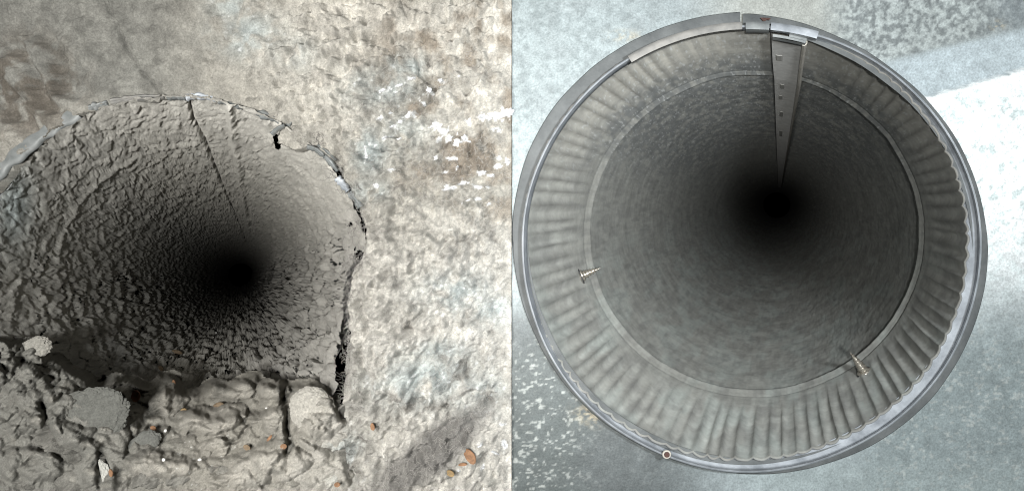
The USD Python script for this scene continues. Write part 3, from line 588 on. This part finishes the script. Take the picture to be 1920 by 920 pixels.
ylw = np.exp(-((ur - 1108) / 26) ** 2 - ((vr - 775) / 18) ** 2) + np.exp(-((ur - 1870) / 12) ** 2 - ((vr - 48) / 8) ** 2) + .6 * np.exp(-((ur - 1175) / 30) ** 2 - ((vr - 68) / 10) ** 2)
z = mixc(z, (0.55, 0.47, 0.34), np.clip(ylw * sm(.4, .6, sp2), 0, 1) * .8)
z *= (0.78 + .5 * (cl2 - .05))[..., None] * (.78 + .44 * noise2(ur, vr, 9, 88, 3))[..., None] * np.array([.975, 1.0, 1.005])
holeR = ((ur - CR[0]) / 431) ** 2 + ((vr - CR[1]) / 419) ** 2 < 1
posr = np.stack([(ur - 960) * S, -Hr, (460 - vr) * S], -1).reshape(-1, 3)
q = grid_faces(*ur.shape)[:, ::-1]; q = q[~holeR.ravel()[q].all(1)]
fr = tris(q); uv_ = np.unique(fr); re = np.full(len(posr), -1); re[uv_] = np.arange(len(uv_))
zinc_panel = thing('galvanised_panel', 'pale blue-grey galvanised sheet panel, wiped clean, around the right duct', 'panel')
obj('sheet', (posr[uv_], re[fr]), M_sheet, zinc_panel, cd=z.reshape(-1, 3)[uv_])
# rust spot and open joint at the top
def disc_blob(u, v, a, b, seed, y): 
    fv, ff = flake_mesh(a, b, seed, 0, thick=0.00012, curl=0.00005); return fv + np.array([(u - 960) * S, y, (460 - v) * S]), ff
obj('rust_spot', disc_blob(1430, 40, 15, 7, 5, -0.0014), M_rust, zinc_panel, smooth=35)

# ---------------------------------------------------------------- RIGHT: collar
def ell(cu, cv, rx, ry, t, n=720, a0=0, a1=2 * np.pi, closed=True):
    a = np.linspace(a0, a1, n, endpoint=not closed)
    return a, P(cu + rx * np.cos(a), cv - ry * np.sin(a), t)
def lathe(prof, n=720, cu=CR[0], cv=CR[1], a0=0, a1=2 * np.pi, closed=True, closeprof=True, wob=None):
    """prof: (rx, ry, depth y) stations in panel-plane units at their own true radius; swept round the ellipse."""
    a = np.linspace(a0, a1, n, endpoint=not closed); rows = []
    cu0, cv0 = cu, cv
    for (rx, ry, y, *off) in prof:
        cu, cv = off if off else (cu0, cv0)
        w = 0 if wob is None else wob(a)
        kq = (D + y) / D                               # the collar stands square to its own leaning axis
        rows.append(np.c_[(cu - 960 + (rx + w) * np.cos(a)) * S * kq, np.full(n, y), (460 - cv + (ry + w) * np.sin(a)) * S * kq])
    v = np.vstack(rows); m = len(rows)
    f = grid_faces(m, n, wrap=closed)
    if closeprof:
        i = np.arange(n if closed else n - 1); j = (i + 1) % n
        f = np.vstack([f, np.c_[(m - 1) * n + i, (m - 1) * n + j, j, i]])
    f = tris(f)
    if not closed and closeprof:
        caps = [(c, i * n + c, (i + 1) * n + c) for c in (0, n - 1) for i in range(1, m - 1)]; f = np.vstack([f, caps])
    return v, f
collar = thing('duct_collar', 'round silver galvanised collar with raised lip round the right duct', 'duct collar')
wobf = lambda a: -20 + 19 * np.clip(np.exp(-((np.degrees(a) - 140) / 42) ** 2) + np.exp(-((np.degrees(a) - 322) / 46) ** 2) + .8 * np.exp(-((np.degrees(a) - 92) / 22) ** 2) + .8 * np.exp(-((np.degrees(a) - 452) / 22) ** 2) + .45 * np.exp(-((np.degrees(a) - 375) / 40) ** 2), 0, 1) + 2 * (noise(np.stack([np.cos(a) * 8, np.sin(a) * 8, a * 0], -1), 6) - .5)  # widens the dark flange into crescents where the lip's shadow would fall
wobb = lambda a: 1.2 * np.sin(3 * a + 1) + .8 * np.sin(7 * a) + 1.0 * (noise(np.stack([np.cos(a) * 6, np.sin(a) * 6, a * 0], -1), 4) - .5)
# flat flange lying on the panel, coloured dark to paint in the lip's shadow; its two ends meet at an open joint near the top
gap = math.radians(91.5)
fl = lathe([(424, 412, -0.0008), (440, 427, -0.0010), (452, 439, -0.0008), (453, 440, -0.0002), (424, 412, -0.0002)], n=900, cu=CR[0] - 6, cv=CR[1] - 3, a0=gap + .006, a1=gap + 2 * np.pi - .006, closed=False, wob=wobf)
M_flange = usdkit.material(stage, '/World/Looks/flange_shade', {
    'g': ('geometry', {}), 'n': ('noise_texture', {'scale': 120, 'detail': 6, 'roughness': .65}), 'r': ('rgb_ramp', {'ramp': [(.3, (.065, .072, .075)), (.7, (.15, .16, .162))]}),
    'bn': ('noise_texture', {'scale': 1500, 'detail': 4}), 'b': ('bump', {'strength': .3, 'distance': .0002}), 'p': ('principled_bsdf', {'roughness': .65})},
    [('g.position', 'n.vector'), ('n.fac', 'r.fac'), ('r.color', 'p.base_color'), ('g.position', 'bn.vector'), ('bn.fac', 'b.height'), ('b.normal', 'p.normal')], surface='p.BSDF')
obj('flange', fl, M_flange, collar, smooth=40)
# collar wall with a lip rolled outward at its front
rl, rv = 424.0, 412.0
cw = lathe([(416.5, 404.5, 0.012, 1399, 454.5), (412.5, 400.5, 0.0008, 1398, 456), (413.5, 401.5, 0.0003, 1398, 456), (rl - 3, rv - 3, -0.0014), (rl + 1, rv + 1, -0.0020), (rl + 2, rv + 2, -0.0034), (rl + 4, rv + 4, -0.0039), (rl + 6.5, rv + 6.5, -0.0037), (rl + 7.5, rv + 7.5, -0.0030), (rl + 7, rv + 7, -0.0022), (rl + 5, rv + 5, -0.0012), (rl + 3, rv + 3, 0.0002), (420.5, 408.5, 0.0010, 1397.5, 455), (419.5, 407.5, 0.012, 1399, 454.5)], n=900, wob=wobb)
obj('collar_wall', cw, M_zinc, collar, smooth=50)
# seam pieces of the lip at the top
def lip_piece(d0, d1, m, label, out=0.0):
    a0, a1 = math.radians(d0), math.radians(d1)
    pr = [(rl - 12 - out, rv - 12 - out, -0.0010), (rl - 9 - out, rv - 9 - out, -0.0034), (rl - 2, rv - 2, -0.0046), (rl + 6, rv + 6, -0.0047), (rl + 12, rv + 12, -0.0042), (rl + 12, rv + 12, -0.0036), (rl + 6, rv + 6, -0.0041), (rl - 2, rv - 2, -0.0040), (rl - 8 - out, rv - 8 - out, -0.0030), (rl - 11 - out, rv - 11 - out, -0.0008)]
    obj('lip_piece', lathe(pr, n=80, a0=a0, a1=a1, closed=False), m, collar, smooth=50, label=label)
lip_piece(73, 85, M_zinc, 'bright bare metal lip piece at the top', -6)
lip_piece(92.2, 122, M_beige, 'dusty beige lip piece left of the joint', -7)
lip_piece(85.4, 91.3, M_zinc_dull, 'short grey lip piece beside the joint', -3)
# rivet at lower left
a = math.radians(248.5); ru, rv2 = CR[0] + 425 * math.cos(a), CR[1] - 425 * math.sin(a)
ru, rv2 = 1250, 851
tor = trimesh.creation.torus(6.0 * S, 2.3 * S, 28, 12); tor.apply_transform(trimesh.transformations.rotation_matrix(math.pi / 2, [1, 0, 0])); tor.apply_translation(P(ru, rv2, -0.0046))
o = obj('rivet', tor, M_edge, collar, label='pale hollow rivet head on the lower left of the lip')
core = trimesh.creation.cylinder(5.6 * S, 0.0012, sections=24); core.apply_transform(trimesh.transformations.rotation_matrix(math.pi / 2, [1, 0, 0])); core.apply_translation(P(ru, rv2, -0.0041))
obj('rust_core', core, M_rust, o, smooth=40)

# ---------------------------------------------------------------- RIGHT: crimped duct
VPR = np.array([1460., 380.]); C0 = np.array([1398., 456.]); C1 = np.array([1415., 436.]); T1 = 0.040; RX0, RY0 = 412., 400.; RX1, RY1 = 312., 298.
def right_c(t):
    t = np.asarray(t, float); k = t[..., None]
    lin = C0 + (C1 - C0) * np.clip(k / T1, 0, 1)
    far = (C1 * (D + T1) + VPR * (k - T1)) / (D + k)
    return np.where(k < T1, lin, far)
M0x, M0y = RX0 * S, RY0 * S; M1x, M1y = RX1 * S * (D + T1) / D, RY1 * S * (D + T1) / D
NR = 1288
r2 = np.arange(RX1, 24, -1.9)
t2_ = (D + T1) * RX1 / r2 - D
t_r = np.concatenate([np.linspace(-0.0014, T1 - .004, 46), np.linspace(T1 - .0037, T1 + 0.004, 26), t2_[t2_ > T1 + .0042]])
T2, A = np.meshgrid(t_r, np.linspace(0, 2 * np.pi, NR, endpoint=False), indexing='ij')
deg = np.degrees(A)
lgr = ((D + T2) / D) ** 0.6 / 0.6; xr = np.stack([np.cos(A), np.sin(A), lgr], -1)
def m3(sc, seed, oct=4, st=(1, 1, 1)): return fbm(xr * sc * np.array(st), oct, seed)
kk = np.clip(T2 / T1, 0, 1)
Rx = M0x + (M1x - M0x) * kk; Ry = M0y + (M1y - M0y) * kk
plain = sm(118, 104, deg) * sm(52, 64, deg)                    # no pleats beside the lock seam
Adist = A + 0.020 * (noise(np.stack([np.cos(A) * 26, np.sin(A) * 26, A * 0], -1), 98) - .5) + 0.022 * (noise(np.stack([np.cos(A) * 9, np.sin(A) * 9, A * 0], -1), 91) - .5) + 0.020 * (m3(4, 92) - .5)
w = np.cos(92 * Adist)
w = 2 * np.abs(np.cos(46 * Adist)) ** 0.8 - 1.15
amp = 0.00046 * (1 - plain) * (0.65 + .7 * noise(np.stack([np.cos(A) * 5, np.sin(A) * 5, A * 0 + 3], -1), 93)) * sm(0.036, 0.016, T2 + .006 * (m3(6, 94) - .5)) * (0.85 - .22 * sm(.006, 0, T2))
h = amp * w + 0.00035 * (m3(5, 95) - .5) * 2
bead = np.exp(-((T2 - T1) / .0012) ** 2)
h += -0.0006 * bead * sm(.1, .9, 1 - plain * .5)
h += 0.0003 * np.exp(-((T2 - T1 + .0030) / .0006) ** 2)
h += 0.00014 * (m3(70, 96, 3, (1, 1, .5)) - .5) + np.where(T2 > T1, 0.0003 * (m3(26, 97, 4, (1, 1, 3)) - .5) * np.clip((D + T2) / .2, 1, 4), 0)
cr_ = right_c(T2); k = (D + T2) / D
prr = np.stack([(cr_[..., 0] - 960) * S * k + (Rx + h) * np.cos(A), T2, (460 - cr_[..., 1]) * S * k + (Ry + h) * np.sin(A)], -1)
SR = screen_of(prr)
pc = np.zeros(A.shape + (3,)) + np.array([0.245, 0.245, 0.23])
blot = m3(9, 101, 5, (1, 1, .8)); blot2 = m3(24, 102, 4, (1, 1, .7))
lo_ = sm(.2, -.6, np.sin(A))
pc = mixc(pc, (0.275, 0.29, 0.275), lo_ * sm(.45, .62, blot))
pc = mixc(pc, (0.165, 0.165, 0.16), sm(.42, .68, blot2) * .5)
pc = mixc(pc, (0.33, 0.335, 0.315), sm(.48, .68, m3(15, 108, 4, (1, 1, 1.6))) * lo_ * .45)
pc = mixc(pc, (0.31, 0.295, 0.265), sm(.1, .7, np.sin(A)) * sm(T1, .01, T2) * .5)
pc = mixc(pc, (0.34, 0.34, 0.325), bead * sm(.4, .65, m3(12, 103)) * .12)
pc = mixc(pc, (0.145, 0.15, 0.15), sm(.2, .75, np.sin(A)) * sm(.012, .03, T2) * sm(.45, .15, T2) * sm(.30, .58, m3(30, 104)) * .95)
streak = (w > .55) * sm(128, 118, deg) * sm(92, 98, deg) * sm(.03, .006, T2)
pc = mixc(pc, (0.36, 0.345, 0.31), np.clip(streak, 0, 1) * .5)
spk2 = sm(.66, .74, m3(110, 105, 2, (1, 1, .6))) * sm(0, .8, np.sin(A)) * sm(.3, .03, T2)
pc = mixc(pc, (0.40, 0.41, 0.41), spk2 * .6)
grind = m3(60, 106, 3, (1, 1, .25)); pc *= (0.86 + .3 * (grind - .02))[..., None]
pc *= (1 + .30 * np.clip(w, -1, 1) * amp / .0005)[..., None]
ringn = m3(3.2, 107, 5, (1, 1, 14)); pc *= (0.78 + .44 * ringn)[..., None]
pc *= np.array([1.05, 1.065, 1.065])
pc = mixc(pc, (0.40, 0.385, 0.35), sm(.0002, -.0012, T2) * .35)
duct = thing('crimped_duct', 'cleaned round metal duct on the right with pleated crimped end', 'duct')
shell_out = prr[:8][::-1].copy()
shell_out[..., 0] += 0.00045 * np.cos(A[:8]); shell_out[..., 2] += 0.00045 * np.sin(A[:8]); shell_out[..., 1] += 0.0001
full = np.vstack([shell_out.reshape(-1, 3), prr.reshape(-1, 3)])
fc = np.vstack([np.tile([[.16, .165, .17]], (8 * NR, 1)), pc.reshape(-1, 3)])
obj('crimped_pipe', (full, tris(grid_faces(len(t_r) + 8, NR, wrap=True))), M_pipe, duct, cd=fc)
rp_tree = cKDTree(SR.reshape(-1, 2)); rp_pts = prr.reshape(-1, 3); rp_a = A.ravel()
def on_pipe(u, v):
    k = rp_tree.query([u, v])[1]; return rp_pts[k].copy(), rp_a[k]
# lock seam: folded strip running down the inside
ts = np.concatenate([np.linspace(0.0, .05, 50), np.geomspace(.052, 1.4, 90)])
def pipe_pt(a, t, inset):
    a, t = np.broadcast_arrays(np.asarray(a, float), np.asarray(t, float)); c = right_c(t); k = (D + t) / D; kq = np.clip(t / T1, 0, 1)
    rx = M0x + (M1x - M0x) * kq - inset; ry = M0y + (M1y - M0y) * kq - inset
    return np.stack([(c[..., 0] - 960) * S * k + rx * np.cos(a), t, (460 - c[..., 1]) * S * k + ry * np.sin(a)], -1)
aL, aR = math.radians(83.0), math.radians(73.6)
def strip(prof, tsv, capm=True):
    """prof: (angle, inset) outline, swept down the duct."""
    rows = np.stack([pipe_pt(np.full(len(tsv), a), tsv, i) for a, i in prof], 1); n, m = rows.shape[:2]
    f = tris(grid_faces(n, m, wrap=True)); caps = [(0, j, j + 1) for j in range(1, m - 1)] + [((n - 1) * m, (n - 1) * m + j + 1, (n - 1) * m + j) for j in range(1, m - 1)]
    return rows.reshape(-1, 3), np.vstack([f, caps])
aa = np.linspace(aL, aR, 8)
outline = [(a, 0.0013) for a in aa] + [(a, 0.0008) for a in aa[::-1]]
sv, sf = strip(outline, ts)
sc = np.tile(np.array([[.34, .34, .33]]), (len(sv), 1)) * (0.8 + .45 * fbm(sv * 700, 4, 3))[:, None]
seam = obj('lock_seam', (sv, sf), M_pipe, duct, cd=sc, smooth=False)
obj('seam_fold', strip([(aR - .002, .0003), (aR - .005, .0013), (aR + .004, .0019), (aR + .014, .0019), (aR + .019, .0014), (aR + .010, .0012)], ts), M_edge, seam, smooth=50)
obj('seam_gap', strip([(aL + .001, .0009), (aL + .008, .0003), (aL + .012, -.0001), (aL + .004, -.0001)], ts + .0002), M_dark, seam, smooth=40)
# folded front end of the seam
obj('seam_end', strip([(a, 0.0017) for a in np.linspace(aL - .005, aR + .004, 6)] + [(a, .0011) for a in np.linspace(aR + .004, aL - .005, 6)], np.array([-.0016, -.0010, 0.0000, .0008])), M_zinc_dull, seam, smooth=40)
obj('seam_end', strip([(a, 0.0012) for a in np.linspace(aR + .085, aR + .002, 5)] + [(a, .0004) for a in np.linspace(aR + .002, aR + .085, 5)], np.array([-.0018, -.0008, .0008])), M_zinc_dull, seam, smooth=40)
M_tab = flat_mat('seam_tab', (0.50, 0.49, 0.46), (0.36, 0.36, 0.345), rough=0.8, scale=300, bump=0.0)
for k, (t0, dt, da, off) in enumerate([(.016, .0022, .020, .22), (.050, .0035, .016, .3), (.072, .004, .014, .25), (.115, .007, .016, .3), (.19, .014, .018, .3)]):
    ac = aL + (aR - aL) * off
    obj('seam_dimple', strip([(ac + da, .00128), (ac + da * .6, .00142), (ac - da * .6, .00142), (ac - da, .00128)], np.array([t0 - dt, t0 - dt * .7, t0 + dt * .7, t0 + dt])), M_tab, seam, smooth=False)
# faint scratch lines in the wall beyond the seam
# screws poking through the crimp
def screw(u0, v0, u1, v1, label, seed):
    p, a = on_pipe(u0, v0)
    q1 = np.array([0, -D, 0]); tgt = P(u1, v1, 0.0) - q1; tgt /= np.linalg.norm(tgt)
    nrm = np.array([-math.cos(a), -.12, -math.sin(a)]); nrm /= np.linalg.norm(nrm)
    # point on the line of sight through the tip that is closest to the wall normal through the foot
    w0 = p - q1; b = nrm @ tgt; dd = nrm @ w0; ee = tgt @ w0; s = (b * ee - dd) / (1 - b * b)
    L = float(np.clip(s, .006, .012))
    tip = q1 + tgt * ((p + nrm * L - q1) @ tgt)
    ax = tip - p; L = np.linalg.norm(ax); ax /= L
    n, turns = 26, 7; ring = 16; vs_ = []; 
    tz = np.linspace(-.10, 1, 90)
    for tt in tz:
        r = 0.00098 * (1 - max(0, (tt - .25) / .75) ** 1.1) + .00004
        ph = np.linspace(0, 2 * np.pi, ring, endpoint=False)
        thr = .00030 * (np.cos(ph - tt * turns * 2 * np.pi) ** 8 * (np.cos(ph - tt * turns * 2 * np.pi) > 0)) * (tt < .93)
        vs_.append(np.c_[(r + thr) * np.cos(ph), (r + thr) * np.sin(ph), np.full(ring, tt * L)])
    mshk = (np.vstack(vs_), tris(grid_faces(len(tz), ring, wrap=True)))
    R = trimesh.geometry.align_vectors([0, 0, 1], ax); T_ = lambda v: v @ R[:3, :3].T + p
    s_ = obj('screw', (T_(mshk[0]), mshk[1]), M_screw, duct, smooth=35, label=label)
    ring_ = trimesh.creation.cylinder(.0021, .0003, sections=20); rv_ = ring_.vertices * (1 + .35 * (noise(ring_.vertices * 900 + 5, seed)[:, None] - .5)); obj('hole_edge', (T_(rv_), ring_.faces), M_dark, s_, smooth=30)
    burr = trimesh.creation.torus(.00125, .0005, 24, 10); bv = burr.vertices * (1 + .5 * (noise(burr.vertices * 1500, seed)[:, None] - .5)); bv[:, 2] += .0003
    obj('burr', (T_(bv), burr.faces), M_screw, s_)
    core = trimesh.creation.cone(.0014, .0016, sections=14); cvv = core.vertices * (1 + .3 * (noise(core.vertices * 1500, seed)[:, None] - .5)); obj('burr', (T_(cvv), core.faces), M_screw, s_, smooth=40)
screw(1090, 517, 1126, 502, 'screw point sticking out on the left of the crimped end', 1)
screw(1622, 697, 1594, 660, 'screw point sticking up at the lower right of the crimped end', 2)
